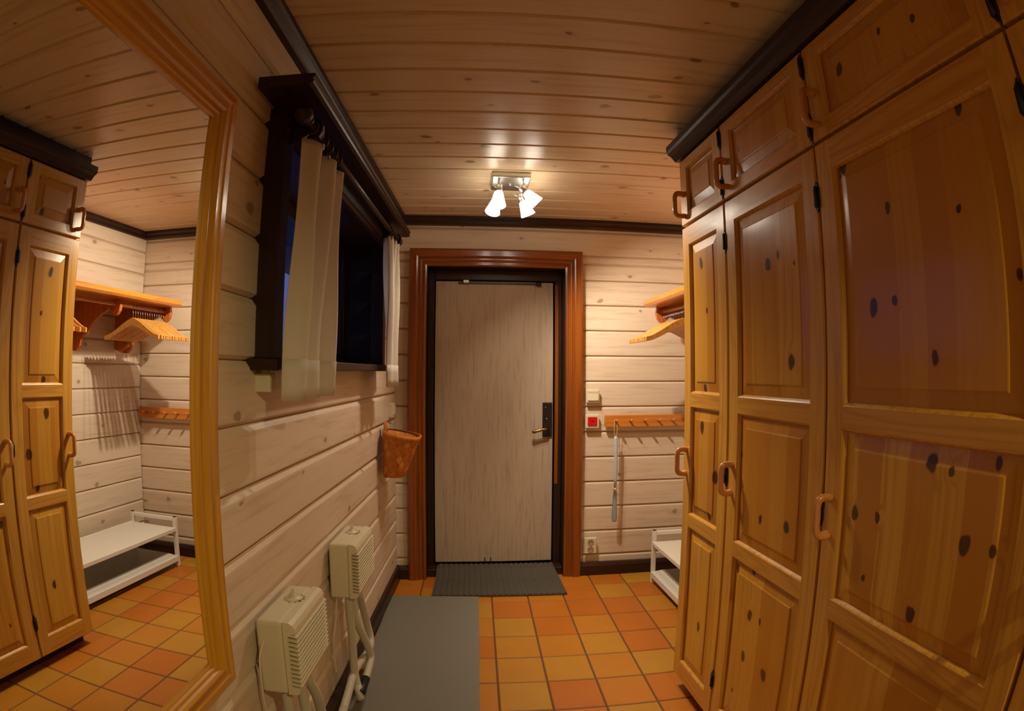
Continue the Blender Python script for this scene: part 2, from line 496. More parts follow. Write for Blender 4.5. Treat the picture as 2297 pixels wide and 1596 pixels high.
wall_end = struct(empty('wall_end', END))
zs = [0, .13] + [.13 + .1655 * k for k in range(1, 13)] + [2.281, CEIL + .02]
for a, b in zip(zs, zs[1:]):
    if a > 2.0:
        log(wall_end, -.62, 1.72, a, b)
    elif b > 2.05:
        log(wall_end, -.62, 1.72, 2.06, b); log(wall_end, -.62, -.37, a, 2.06); log(wall_end, .61, 1.72, a, 2.06)
    else:
        log(wall_end, -.62, -.37, a, b); log(wall_end, .61, 1.72, a, b)

wall_right = struct(empty('wall_right', RIGHT))
zs = [0] + [.048 + .1655 * k for k in range(14)] + [CEIL + .02]
for a, b in zip(zs, zs[1:]):
    log(wall_right, -1.0, 3.45, a, b, sgn=-1, back=0)

wall_back = struct(empty('wall_back', BACK))
zs = [0] + [.13 + .1655 * k for k in range(13)] + [CEIL + .02]
for a, b in zip(zs, zs[1:]):
    log(wall_back, -1.8, .75, a, b)

# ------------------------------------------------------------------ trims and baseboards
def trim(name, frame, u0, u1, z0, z1, prof, mat):
    o = empty(name, frame, 0, 0, 0)
    struct(o)
    a, b = sorted((frame.s * u0, frame.s * u1))
    part('moulding', mat, o, lambda bm: prism(bm, prof, 'X', a, b))
    return o
cor = [(.02, 2.292), (-.012, 2.292), (-.018, 2.300), (-.018, 2.318), (-.026, 2.330), (-.026, CEIL), (.02, CEIL)]
trim('trim_1', END, -.52, 1.62, 0, 0, cor, MT['dark'])
trim('trim_2', LEFT, -.9, 3.40, 0, 0, [(.02, 2.296), (-.010, 2.296), (-.016, 2.302), (-.026, 2.322), (-.034, 2.330), (-.034, CEIL), (.02, CEIL)], MT['dark'])
trim('trim_3', RIGHT, 2.05, 3.42, 0, 0, cor, MT['dark'])
bbp = lambda h: [(.018, 0), (-.014, 0), (-.014, h - .022), (-.009, h - .012), (-.003, h), (.018, h)]
trim('baseboard_left', LEFT, -.9, 3.40, 0, 0, bbp(.085), MT['dark'])
trim('baseboard_end', END, .672, 1.62, 0, 0, bbp(.085), MT['dark'])
trim('baseboard_corner', END, -.53, -.44, 0, 0, bbp(.085), MT['dark'])
trim('baseboard_right', RIGHT, 2.05, 3.42, 0, 0, bbp(.085), MT['dark'])

# ------------------------------------------------------------------ entrance door (recessed)
casing = struct(empty('trim_4', END))
def casing_profile(w):
    # across the width from the opening (0) to the outer edge (w): (offset, proud)
    return [(0, .0), (0, .012), (.010, .016), (.016, .016), (.020, .011), (.026, .011), (.032, .019), (.040, .021), (.044, .016), (.050, .016), (.058, .027), (.066, .030), (w - .012, .030), (w, .024), (w, 0)]
CX0, CX1, CZ, CWD = -.33, .562, 2.02, .112
def cas_side(bm, x, s):
    pr = casing_profile(CWD)
    A = [bm.verts.new((x + s * o, -p, 0)) for o, p in pr]
    B = [bm.verts.new((x + s * o, -p, CZ + o)) for o, p in pr]
    n = len(pr); fs = [bm.faces.new(A), bm.faces.new(B[::-1])]
    for i in range(n): fs.append(bm.faces.new((A[i], B[i], B[(i + 1) % n], A[(i + 1) % n])))
    bmesh.ops.recalc_face_normals(bm, faces=fs)
part('side_board', MT['casingv'], casing, lambda bm: cas_side(bm, CX0, -1))
part('side_board', MT['casingv'], casing, lambda bm: cas_side(bm, CX1, 1))
def cas_top(bm):
    pr = casing_profile(CWD)
    A = [bm.verts.new((CX0 - o, -p, CZ + o)) for o, p in pr]
    B = [bm.verts.new((CX1 + o, -p, CZ + o)) for o, p in pr]
    n = len(pr); fs = [bm.faces.new(A), bm.faces.new(B[::-1])]
    for i in range(n): fs.append(bm.faces.new((A[i], B[i], B[(i + 1) % n], A[(i + 1) % n])))
    bmesh.ops.recalc_face_normals(bm, faces=fs)
part('top_board', MT['casing'], casing, cas_top)

door = struct(empty('door_1', END))
DT = .125
part('jamb', MT['darkv'], door, lambda bm: box(bm, -.372, -.328, -.002, .26, 0, 2.06))
part('jamb', MT['darkv'], door, lambda bm: box(bm, .560, .612, -.002, .26, 0, 2.06))
part('jamb', MT['dark'], door, lambda bm: box(bm, -.328, .560, -.002, .26, 2.018, 2.062))
part('door_stop', MT['darkv'], door, lambda bm: box(bm, -.328, -.287, DT - .012, .2, 0, 2.018, .004))
part('door_stop', MT['dark'], door, lambda bm: box(bm, -.287, .54, DT - .015, .2, 1.952, 2.018, .004))
def strike(bm):
    box(bm, .512, .560, DT - .012, .2, 0, 2.018, .004)
part('door_stop', MT['darkv'], door, strike)
part('rebate_strip', MT['casingv'], door, lambda bm: box(bm, .513, .536, DT - .0155, DT - .0095, .6, 1.93, .002))
part('leaf', MT['leaf'], door, lambda bm: box(bm, -.279, .502, DT, DT + .045, .068, 1.945, .002))
part('outer_panel', MT['dark'], door, lambda bm: box(bm, -.40, .64, .205, .27, -.03, 2.08))  # unseen slab added behind the leaf to stop sky light leaking in
part('threshold', MT['dark'], door, lambda bm: box(bm, -.328, .56, .03, .24, -.004, .05, .0015))
part('lock_plate', MT['lockp'], door, lambda bm: box(bm, .432, .496, DT - .012, DT + .001, .918, 1.147, .004, 2))
part('lock_bolt', MT['chrome'], door, lambda bm: (lathe(bm, [(.0035, 0), (.0035, .002), (.002, .003)], aim((.452, DT - .012, 1.115), (0, -1, 0)), 10)))
part('lock_bolt', MT['chrome'], door, lambda bm: (lathe(bm, [(.005, 0), (.005, .002), (.003, .003)], aim((.46, DT - .012, 1.038), (0, -1, 0)), 12)))
def lever(bm):
    tube(bm, spline([(.462, DT - .008, .972), (.462, DT - .04, .972), (.452, DT - .052, .973), (.42, DT - .054, .970), (.392, DT - .054, .962), (.372, DT - .053, .958), (.362, DT - .052, .964)], 5),
         [.010] * 6 + [.009] * 10 + [.010] * 7 + [.013] * 5 + [.012, .010, .006], 10)
part('lever_handle', MT['bronze'], door, lever)
def closer(bm):
    box(bm, -.13, .40, DT - .010, DT + .002, 1.928, 1.938)
part('closer_rail', MT['lockp'], door, closer)
part('closer_bracket', MT['chrome'], door, lambda bm: box(bm, -.10, -.06, DT - .03, DT, 1.930, 1.952, .003))
part('closer_bracket', MT['lockp'], door, lambda bm: box(bm, .385, .42, DT - .022, DT, 1.918, 1.944, .003))
for x in (.052, .092):
    part('door_nail', MT['black'], door, lambda bm, x=x: box(bm, x - .003, x + .003, DT - .003, DT + .002, .07, .098))

# ------------------------------------------------------------------ window in the left wall
win = struct(empty('window_1', LEFT))
U0, U1, Z0, Z1 = 1.43, 2.745, 1.378, 1.985
def wbox(name, u0, u1, t0, t1, z0, z1, mat='darkv', bev=.003):
    return part(name, MT[mat], win, lambda bm: box(bm, u0, u1, -t1, -t0, z0, z1, bev))
wbox('jamb', 1.372, U0, -.215, .042, Z0, 2.075)
wbox('jamb', U1, 2.806, -.215, .042, Z0, 2.075)
wbox('head', U0, U1, -.215, .042, Z1, 2.075, 'dark')
part('head_bead', MT['dark'], win, lambda bm: prism(bm, [(-.042, Z1 + .03), (-.052, Z1 + .024), (-.052, Z1 + .012), (-.046, Z1 + .006), (-.046, Z1), (-.03, Z1 - .004), (-.03, Z1 + .03)], 'X', 1.372, 2.806))
wbox('sill', 1.345, 2.833, -.215, .066, 1.347, Z0, 'dark', .004)
wbox('sash_stile', U0, U0 + .055, -.205, -.165, Z0, Z1)
wbox('sash_stile', U1 - .055, U1, -.205, -.165, Z0, Z1)
wbox('sash_rail', U0 + .055, U1 - .055, -.205, -.165, Z0, Z0 + .055, 'dark')
wbox('sash_rail', U0 + .055, U1 - .055, -.205, -.165, Z1 - .055, Z1, 'dark')
wbox('pane', U0 + .05, U1 - .05, -.188, -.184, Z0 + .05, Z1 - .05, 'glass', 0)
eave_block = struct(part('roof_eave', MT['dark'], None, lambda bm: box(bm, -1.75, -.86, -1.4, 7.5, 2.22, 2.34)))  # unseen eave, lowered to block high sky light from the window
sky_block_ground = struct(part('ground', plain('dusk_snow', lin(150, 156, 176), .9), None, lambda bm: box(bm, -40, -.9, -30, 40, -.5, -.35)))  # unseen ground sheet, added to cut blue world light from below the horizon

pel = tag(empty('window_pelmet', LEFT, 2.05, 0, 2.072), 'dark brown stained cornice shelf above the window and its curtain rod', 'pelmet')
def pelf(bm):
    prism(bm, [(0, 0), (-.140, 0), (-.150, .004), (-.153, .010), (-.149, .016), (-.155, .022), (-.155, .030), (0, .030)], 'X', -.803, .805)
part('shelf_board', MT['dark'], pel, pelf)
for x in (-.66, .65):
    part('bracket', MT['darkv'], pel, lambda bm, x=x: prism(bm, [(0, 0), (-.09, 0), (-.06, -.02), (-.046, -.05), (0, -.05)], 'X', x - .012, x + .012), None)

rod = tag(empty('curtain_rod', LEFT, 2.03, .108, 2.02), 'dark brown turned curtain rod with ball ends under the pelmet', 'curtain rod')
part('pole', MT['dark'], rod, lambda bm: tube(bm, [(-.68, 0, 0), (.68, 0, 0)], .0125, 14))
fin = [(.012, 0), (.018, .004), (.018, .010), (.012, .014), (.016, .020), (.024, .030), (.026, .040), (.022, .052), (.012, .060), (.007, .064), (.009, .069), (.003, .074)]
part('finial', MT['dark'], rod, lambda bm: lathe(bm, fin, aim((-.675, 0, 0), (-1, 0, 0)), 16))
part('finial', MT['dark'], rod, lambda bm: lathe(bm, [(r, h * .8) for r, h in fin[:9]], aim((.68, 0, 0), (1, 0, 0)), 16))
for x in (-.625, .655):
    def br(bm, x=x):
        pts = [(.066, -.05), (.066, .05), (.02, .018), (.012, .026), (-.004, .028), (-.02, .022), (-.028, .006), (-.028, -.012), (-.018, -.028), (0, -.034), (.02, -.03)]
        prism(bm, pts, 'X', x - .009, x + .009)
    part('rod_bracket', MT['darkv'], rod, br)

def curtain(u, width, ztop, zbot, t, folds, label, seed, taper=1.12, lean=0.0):
    rnd = random.Random(seed)
    c = tag(empty('curtain', LEFT, u, t, zbot), label, 'curtain', None)
    H = ztop - zbot
    nu, nz = 64, 30
    ph = [rnd.uniform(0, 6.28) for _ in range(4)]
    def pos(a, b):      # a across 0..1, b up 0..1
        w = width * (1 + (taper - 1) * (1 - b))
        amp = .024 * (.55 + .45 * b)
        x = (a - .5) * w + lean * (1 - b)
        y = amp * math.sin(2 * PI * folds * a + ph[0]) + .008 * math.sin(2 * PI * folds * .5 * a + ph[1] + b * 1.5) + .004 * math.sin(b * 7 + a * 9)
        z = b * H
        if b > .97: z -= .006 * math.sin(2 * PI * folds * a + ph[0]) ** 2
        return Vector((x, y, z))
    bm = bmesh.new()
    g = [[bm.verts.new(pos(i / nu, j / nz)) for i in range(nu + 1)] for j in range(nz + 1)]
    for j in range(nz):
        for i in range(nu):
            f = bm.faces.new((g[j][i], g[j][i + 1], g[j + 1][i + 1], g[j + 1][i])); f.smooth = True
    o = mk('cloth', bm, MT['curtain'], c)
    md = o.modifiers.new('thick', 'SOLIDIFY'); md.thickness = .0022; md.offset = 0
    # sewn hem: a slightly raised double layer
    bm = bmesh.new()
    zh = .105 / H
    g = [[bm.verts.new(pos(i / nu, zh * j / 3) + Vector((0, -.0026, 0))) for i in range(nu + 1)] for j in range(4)]
    for j in range(3):
        for i in range(nu):
            f = bm.faces.new((g[j][i], g[j][i + 1], g[j + 1][i + 1], g[j + 1][i])); f.smooth = True
    o = mk('hem', bm, MT['curtain'], c)
    md = o.modifiers.new('thick', 'SOLIDIFY'); md.thickness = .0016; md.offset = 0
    nr = 6
    for k in range(nr):
        a = (k + .3) / nr
        p = pos(a, 1)
        def ringf(bm, p=p):
            tube(bm, [(p.x, .002 + .021 * math.cos(q * 2 * PI / 20), 2.02 - zbot + .021 * math.sin(q * 2 * PI / 20) - .004) for q in range(20)], .0034, 8, closed=True)
        r = part('ring', MT['dark'], c, ringf)
        part('clip', MT['chrome'], r, lambda bm, p=p: (box(bm, p.x - .003, p.x + .003, p.y - .004, p.y + .004, p.z - .012, p.z + .006, .001), tube(bm, [(p.x, p.y, p.z + .004), (p.x, .002, p.z + .014)], .0012, 6)))
    return c
curtain(1.512, .285, 1.985, 1.272, .108, 2.4, 'cream cotton curtain hanging on the window side nearest the mirror', 3, 1.2, -.05)
curtain(2.60, .22, 1.985, 1.272, .108, 3.2, 'narrow pale curtain on the window side nearest the entrance door', 11, 1.15, .06)

# ------------------------------------------------------------------ mirror on the left wall
mr = tag(empty('wall_mirror', loc=(-.6425, 0, 0), rz=math.atan2(1, .0496)), 'tall mirror in a honey coloured moulded pine frame on the log wall', 'mirror')
MU0, MU1, MZ0, MZ1, FWD = .30, 1.118, .632, 1.968, .082
# mirror glass leans very slightly (top into the room)
part('glass', MT['mirror'], mr, lambda bm: box(bm, MU0 + FWD - .012, MU1 - FWD + .012, -.0095, -.004, MZ0 + FWD - .012, MZ1 - FWD + .012))
mpro = [(0, .0), (0, .020), (.004, .026), (.024, .027), (.028, .024), (.040, .024), (.044, .028), (.052, .029), (.058, .024), (.061, .018), (.066, .020), (.071, .019), (.074, .013), (.078, .015), (.082, .013), (.082, .0)]
def msweep(bm, a, b, da, db):
    """a,b corner points (x,z); da,db inward unit offsets at both ends"""
    A = [bm.verts.new((a[0] + da[0] * o, -p - .001, a[1] + da[1] * o)) for o, p in mpro]
    B = [bm.verts.new((b[0] + db[0] * o, -p - .001, b[1] + db[1] * o)) for o, p in mpro]
    n = len(mpro); fs = [bm.faces.new(A), bm.faces.new(B[::-1])]
    for i in range(n): fs.append(bm.faces.new((A[i], B[i], B[(i + 1) % n], A[(i + 1) % n])))
    bmesh.ops.recalc_face_normals(bm, faces=fs)
part('frame_stile', MT['mframe_v'], mr, lambda bm: msweep(bm, (MU1, MZ0), (MU1, MZ1), (-1, 1), (-1, -1)))
part('frame_stile', MT['mframe_v'], mr, lambda bm: msweep(bm, (MU0, MZ0), (MU0, MZ1), (1, 1), (1, -1)))
part('frame_rail', MT['mframe_h'], mr, lambda bm: msweep(bm, (MU0, MZ1), (MU1, MZ1), (1, -1), (-1, -1)))
part('frame_rail', MT['mframe_h'], mr, lambda bm: msweep(bm, (MU0, MZ0), (MU1, MZ0), (1, 1), (-1, 1)))

# ------------------------------------------------------------------ boot dryers with hoses
def dryer(u0, label, hoses, cords):
    W_, D_, H_ = .252, .100, .216
    d = tag(empty('boot_dryer', LEFT, u0 + W_ / 2, .010, .487), label, 'boot dryer', 'boot dryers on the log wall')
    hw = W_ / 2
    def body(bm):
        box(bm, -hw, hw, -.064, .01, 0, H_, .010, 3)
    part('housing', MT['white_plastic'], d, body)
    def front(bm):
        prism(bm, [(-.0655, .001), (-.086, .001), (-.096, .005), (-.100, .014), (-.100, .022), (-.078, .026), (-.078, H_ - .036), (-.100, H_ - .032), (-.099, H_ - .020), (-.093, H_ - .008), (-.082, H_ - .002), (-.0655, H_ - .001)], 'X', -hw + .0008, hw - .0008)
    part('front_cover', MT['white_plastic'], d, front)
    n = 12
    for k in range(n):
        z = .032 + k * .0132
        def sl(bm, z=z):
            prism(bm, [(-.0775, z + .001), (-.103, z - .0035), (-.106, z - .002), (-.105, z + .0002), (-.0775, z + .0052)], 'X', -hw - .0015, hw + .0015)
        part('louvre', MT['white_plastic'], d, sl)
    k = part('timer_dial', MT['white_plastic'], d, lambda bm: lathe(bm, [(.026, 0), (.026, .003), (.022, .006), (.010, .008), (.010, .014)], aim((.03, -.04, H_ - .001), (0, 0, 1)), 20))
    part('lever', MT['white_plastic'], k, lambda bm: box(bm, .027, .033, -.045, -.035, H_ + .008, H_ + .030, .002))
    for q in range(7):
        a = PI + q * PI / 6
        part('dial_mark', MT['black'], k, lambda bm, a=a: box(bm, .03 + .031 * math.cos(a) - .001, .03 + .031 * math.cos(a) + .001, -.04 + .031 * math.sin(a) - .003, -.04 + .031 * math.sin(a) + .003, H_ - .0005, H_ + .0006))
    for pts, blk in hoses:
        sp = spline(pts, 14)
        # corrugated: alternate radii along a resampled path
        L = [0]
        for a, b in zip(sp, sp[1:]): L.append(L[-1] + (b - a).length)
        N = int(L[-1] / .0032)
        out = []; j = 0
        for i in range(N + 1):
            s = L[-1] * i / N
            while j < len(L) - 2 and L[j + 1] < s: j += 1
            f = (s - L[j]) / max(L[j + 1] - L[j], 1e-6)
            out.append(sp[j].lerp(sp[j + 1], f))
        h = part('hose', MT['hose'], d, lambda bm: tube(bm, out, [.0165 if i % 2 else .0148 for i in range(len(out))], 12))
        e, e0 = out[-1], out[-4]
        dr = (e - e0).normalized()
        part('nozzle', MT['black'] if blk else MT['hose'], h, lambda bm: lathe(bm, [(.0125, .05), (.0140, .05), (.0165, .04), (.0165, -.012), (.012, -.012)] if not blk else [(.016, .075), (.0185, .07), (.0185, -.01), (.012, -.01)], aim(e, dr), 14))
    for pts in cords:
        part('cord', MT['white_plastic'], d, lambda bm: tube(bm, spline(pts, 8), .0032, 8))
    return d
# coordinates relative to the dryer (x along wall, y<0 into the room, z up, 0 = its bottom)
dryer(1.290, 'cream wall boot dryer nearest the mirror, with louvred front and timer lever',
      [([(-.09, -.045, .02), (-.09, -.045, -.05), (-.085, -.05, -.18), (-.09, -.06, -.32), (-.06, -.08, -.385)], False),
       ([(.02, -.045, .02), (.02, -.045, -.05), (.01, -.06, -.2), (.0, -.07, -.32), (-.02, -.08, -.38)], False),
       ([(.06, -.045, .02), (.06, -.045, -.04), (.10, -.06, -.14), (.14, -.06, -.26), (.12, -.09, -.37)], False)],
      [[(-.12, -.01, .16), (-.15, -.006, .12), (-.158, -.006, .03), (-.150, -.006, -.06), (-.13, -.006, -.14), (-.10, -.004, -.28)]])
dryer(1.945, 'cream wall boot dryer farther from the mirror, below the window',
      [([(-.085, -.05, .02), (-.085, -.05, -.06), (-.085, -.055, -.18), (-.10, -.06, -.32), (-.12, -.075, -.385)], False),
       ([(0, -.045, .02), (0, -.045, -.05), (-.01, -.055, -.14), (.02, -.07, -.22), (.05, -.085, -.30), (.05, -.092, -.345), (-.01, -.092, -.372), (-.06, -.09, -.385)], True),
       ([(.085, -.04, .02), (.095, -.042, -.06), (.16, -.04, -.16), (.21, -.045, -.27), (.20, -.06, -.345), (.10, -.065, -.35), (.0, -.06, -.335), (-.1, -.055, -.335), (-.2, -.06, -.35), (-.31, -.065, -.365)], False)],
      [[(-.10, -.008, .02), (-.11, -.004, -.08), (-.16, -.004, -.16), (-.16, -.004, -.3)]])
# spare nozzle end lying against the baseboard is the end of the third hose; junction box below the window
jb = tag(empty('junction_box', LEFT, 1.398, 0, 1.29), 'small cream junction box under the window sill corner', 'junction box')
part('box_body', MT['white_plastic'], jb, lambda bm: box(bm, -.02, .02, -.028, .016, 0, .05, .003, 2))
part('cable', MT['white_plastic'], jb, lambda bm: tube(bm, spline([(-.008, -.004, .048), (-.016, -.004, .06), (-.026, -.006, .072)], 5), .003, 6))

# ------------------------------------------------------------------ small things on the left wall near the corner
sw = tag(empty('light_switch', LEFT, 3.225, 0, 1.07), 'cream double switch on the log wall beside the basket', 'switch')
part('plate', MT['white_plastic'], sw, lambda bm: box(bm, -.04, .04, -.012, .016, 0, .085, .004, 2))
for x in (-.018, .018):
    part('rocker', MT['white_plastic'], sw, lambda bm, x=x: box(bm, x - .015, x + .015, -.018, -.010, .016, .069, .003, 2))
for z, lb in ((1.825, 'small dark wall hook beside the far curtain, the upper of two'), (1.69, 'small dark wall hook beside the far curtain, the lower of two')):
    hk = tag(empty('wall_hook', LEFT, 3.16, 0, z), lb, 'hook', 'dark hooks by the far curtain')
    part('stem', MT['black'], hk, lambda bm: tube(bm, [(0, .016, 0), (0, -.035, 0)], .005, 8))
    part('knob', MT['black'], hk, lambda bm: lathe(bm, [(.004, 0), (.012, .004), (.013, .010), (.008, .016), (.003, .018)], aim((0, -.030, 0), (0, -1, 0)), 12))

bk = tag(empty('bark_basket', LEFT, 2.94, .012, .775), 'woven birch bark basket hanging on the log wall near the corner', 'basket')
def bsec(b, n=28):
    """outline at height fraction b: flat back, round front; returns (x,y) local, y<0 towards the room"""
    wx = .075 + .028 * b; dy = .115 + .085 * b
    pts = []
    for k in range(n):
        a = PI * 2 * k / n
        c, s = math.cos(a), math.sin(a)
        x = wx * math.copysign(abs(c) ** .8, c)
        y = -dy / 2 - dy / 2 * math.copysign(abs(s) ** .8, s)
        pts.append((x, y))
    return pts
def bz(b, x, y): return .235 * b + (.035 * b) * (y / .2) + .012 * b   # rim dips away from the wall
def bshell(bm):
    n = 28; rows = []
    for j in range(7):
        b = j / 6
        rows.append([bm.verts.new((x, y, bz(b, x, y))) for x, y in bsec(b)])
    fs = []
    for r0, r1 in zip(rows, rows[1:]):
        for k in range(n): fs.append(bm.faces.new((r0[k], r0[(k + 1) % n], r1[(k + 1) % n], r1[k])))
    fs.append(bm.faces.new(rows[0][::-1]))
    for f in fs: f.smooth = True
sh = part('shell', MT['birch'], bk, bshell)
md = sh.modifiers.new('thick', 'SOLIDIFY'); md.thickness = .003; md.offset = -1
def on_shell(a, b, off):
    n = 28
    P = bsec(b); a = a % 1.0 * n
    i = int(a); f = a - i
    x = P[i % n][0] * (1 - f) + P[(i + 1) % n][0] * f; y = P[i % n][1] * (1 - f) + P[(i + 1) % n][1] * f
    cx, cy = 0, -(.115 + .085 * b) / 2
    v = Vector((x - cx, y - cy, 0)); v.normalize()
    return Vector((x + v.x * off, y + v.y * off, bz(b, x, y)))
ROWS, COLS = 6, 13
for r in range(ROWS):
    for c in range(COLS):
        def diamond(bm, r=r, c=c):
            b0, b2 = .02 + .86 * r / ROWS * .93, .02 + .86 * min(1, (r * .93 + 1.86) / ROWS)
            b2 = min(b2, .885)
            bm_ = (b0 + b2) / 2
            a1 = (c + .5 * (r % 2)) / COLS
            hw = .485 / COLS
            up = (r + c) % 2
            P = [on_shell(a1, b0, .0022), on_shell(a1 + hw, bm_, .0022), on_shell(a1, b2, .0022), on_shell(a1 - hw, bm_, .0022)]
            Q = [on_shell(a1 + .0, bm_ + (b0 - bm_) * .45, .0052), on_shell(a1 + hw * .45, bm_, .0052), on_shell(a1, bm_ + (b2 - bm_) * .45, .0052), on_shell(a1 - hw * .45, bm_, .0052)]
            P = [bm.verts.new(p) for p in P]; Q = [bm.verts.new(q) for q in Q]
            bm.faces.new(Q)
            for k in range(4): bm.faces.new((P[k], P[(k + 1) % 4], Q[(k + 1) % 4], Q[k]))
            bmesh.ops.recalc_face_normals(bm, faces=bm.faces[:])
            if sum(f.normal.dot(f.calc_center_median() - Vector((0, -.08, .12))) for f in bm.faces) < 0:
                bmesh.ops.reverse_faces(bm, faces=bm.faces[:])
        part('strip', MT['birch2'] if (r * 5 + c * 3) % 4 else MT['birch3'], bk, diamond)
def rim(bm):
    n = 28
    for j0, (b0, b1) in enumerate([(.88, 1.0)]):
        lo = [on_shell(k / n, b0, .007) for k in range(n)]; hi = [on_shell(k / n, b1, .007) for k in range(n)]
        lo2 = [on_shell(k / n, b0, .001) for k in range(n)]; hi2 = [on_shell(k / n, b1, -.004) for k in range(n)]
        R = [[bm.verts.new(p + Vector((0, 0, dz))) for p in ring] for ring, dz in ((lo2, 0), (lo, 0), (hi, .004), (hi2, .004))]
        fs = []
        for r0, r1 in zip(R, R[1:]):
            for k in range(n): fs.append(bm.faces.new((r0[k], r0[(k + 1) % n], r1[(k + 1) % n], r1[k])))
        for f in fs: f.smooth = True
        bmesh.ops.recalc_face_normals(bm, faces=fs)
part('rim', MT['birch'], bk, rim)
def strap(bm):
    pts = spline([(-.012, -.010, .20), (-.012, -.008, .262), (-.008, -.006, .288), (0, -.006, .296), (.008, -.006, .288), (.012, -.010, .262), (.014, -.016, .20)], 6)
    tube(bm, pts, .0045, 6, scale2=2.0)
part('hanging_loop', MT['birch'], bk, strap)
for x, z in ((-.03, .04), (.03, .03)):
    part('rivet', MT['chrome'], bk, lambda bm, x=x, z=z: lathe(bm, [(.003, 0), (.003, .002), (.001, .003)], aim(on_shell(.60 + x * 2.4, .16, .007), (-.3, -1, 0)), 8))

# ------------------------------------------------------------------ end wall fittings
def plate(name, u, z0, w, h, label, cat):
    o = tag(empty(name, END, u, 0, z0), label, cat)
    part('plate', MT['white_plastic'], o, lambda bm: box(bm, -w / 2, w / 2, -.012, .01, 0, h, .005, 2))
    return o
o = plate('light_switch', .742, 1.150, .088, .088, 'cream single rocker light switch beside the entrance door casing', 'switch')
part('rocker', MT['white_plastic'], o, lambda bm: prism(bm, [(-.010, .014), (-.020, .016), (-.014, .06), (-.016, .074), (-.010, .074)], 'X', -.034, .034))
o = plate('alarm_button', .740, .985, .090, .090, 'white framed square red push button beside the peg rail', 'button')
part('red_key', MT['red'], o, lambda bm: box(bm, -.031, .031, -.018, -.010, .016, .074, .003, 2))
part('key_mark', plain('dark_red', lin(120, 8, 12), .4), o, lambda bm: box(bm, -.008, .008, -.0188, -.0175, .040, .052, .0005))
o = plate('power_outlet', .742, .150, .082, .108, 'cream double power outlet low on the wall beside the door', 'outlet')
for z in (.030, .078):
    w_ = part('socket_well', plain('socket_shadow', lin(160, 150, 120), .5), o, lambda bm, z=z: lathe(bm, [(.021, 0), (.021, .003), (.018, .003), (.017, -.004 + .0065), (.002, .0024)], aim((0, -.0115, z), (0, -1, 0)), 20))
    for x in (-.0095, .0095):
        part('contact_hole', MT['black'], w_, lambda bm, x=x, z=z: lathe(bm, [(.0028, 0), (.0028, .0016)], aim((x, -.0135, z), (0, -1, 0)), 8))

pr = tag(empty('peg_rail', END, 1.19, 0, .992), 'orange pine rail with a row of round pegs on the end wall', 'peg rail')
part('rail_board', MT['opine'], pr, lambda bm: box(bm, -.367, .355, -.020, .008, 0, .078, .003, 2))
PEG0, PEGD = .893, .0972
for k in range(7):
    x = PEG0 + k * PEGD - 1.19
    part('peg', MT['handlew'], pr, lambda bm, x=x: lathe(bm, [(.0065, 0), (.0062, .03), (.0075, .04), (.0085, .048), (.006, .053)], aim((x, -.016, .038), (0, -1, .18)), 12))

hn = tag(empty('shoehorn', END, PEG0 - .002, .042, .37), 'long pale grey shoehorn hanging by a loop from the leftmost peg', 'shoehorn')
def horn(bm):
    n = 8
    rows = []
    for j, (z, w, c) in enumerate([(0, .012, .004), (.01, .019, .007), (.06, .020, .008), (.14, .017, .006), (.205, .013, .004)]):
        rows.append([bm.verts.new((w * math.sin(q), c * (1 - math.cos(q)) * 2 - .004, z)) for q in [(-1.1 + 2.2 * k / n) for k in range(n + 1)]])
    for a, b in zip(rows, rows[1:]):
        for k in range(n):
            f = bm.faces.new((a[k], a[k + 1], b[k + 1], b[k])); f.smooth = True
    bmesh.ops.solidify(bm, geom=bm.faces[:], thickness=.0025)
part('blade', MT['horn'], hn, horn)
part('joint', MT['chrome'], hn, lambda bm: lathe(bm, [(.008, -.012), (.012, -.006), (.013, 0), (.012, .006), (.008, .012)], aim((0, 0, .216), (0, 0, 1)), 14))
part('handle', MT['horn'], hn, lambda bm: tube(bm, [(0, 0, .226), (0, 0, .30), (0, 0, .44), (-.002, 0, .55), (-.002, 0, .565)], [.009, .012, .013, .013, .008], 12))
def loop(bm):
    tube(bm, spline([(-.004, 0, .558), (-.012, .004, .60), (-.010, .008, .655), (0, .010, .672), (.010, .008, .655), (.008, .004, .60), (.000, 0, .558)], 5), .0018, 6)
part('cord_loop', MT['string'], hn, loop)

# ------------------------------------------------------------------ alcove: hat shelf, hangers, shoe rack
RX = 1.690
def rx(y): return RX - .03415 * y
hs = tag(empty('hat_shelf', RIGHT, 2.65, 0, 1.45), 'orange pine hat shelf with clothes rail and scrolled brackets in the alcove', 'shelf')
# local: x = 2.65-u (towards the camera), y into the wall
SD = .565
def hboard(bm):
    prism(bm, [(.0, .298), (-SD + .03, .298), (-SD + .012, .302), (-SD, .315), (-SD, .330), (-SD + .012, .343), (-SD + .03, .346), (.0, .346)], 'X', -.555, .50)
part('shelf_board', MT['opine'], hs, hboard)
BR = [(0, .30), (-.50, .30), (-.505, .25), (-.475, .205), (-.455, .235), (-.425, .245), (-.40, .205), (-.33, .16), (-.26, .14), (-.20, .105), (-.165, .06), (-.15, .05), (-.135, .045), (-.14, .0), (-.095, -.01), (-.04, .0), (0, .012)]
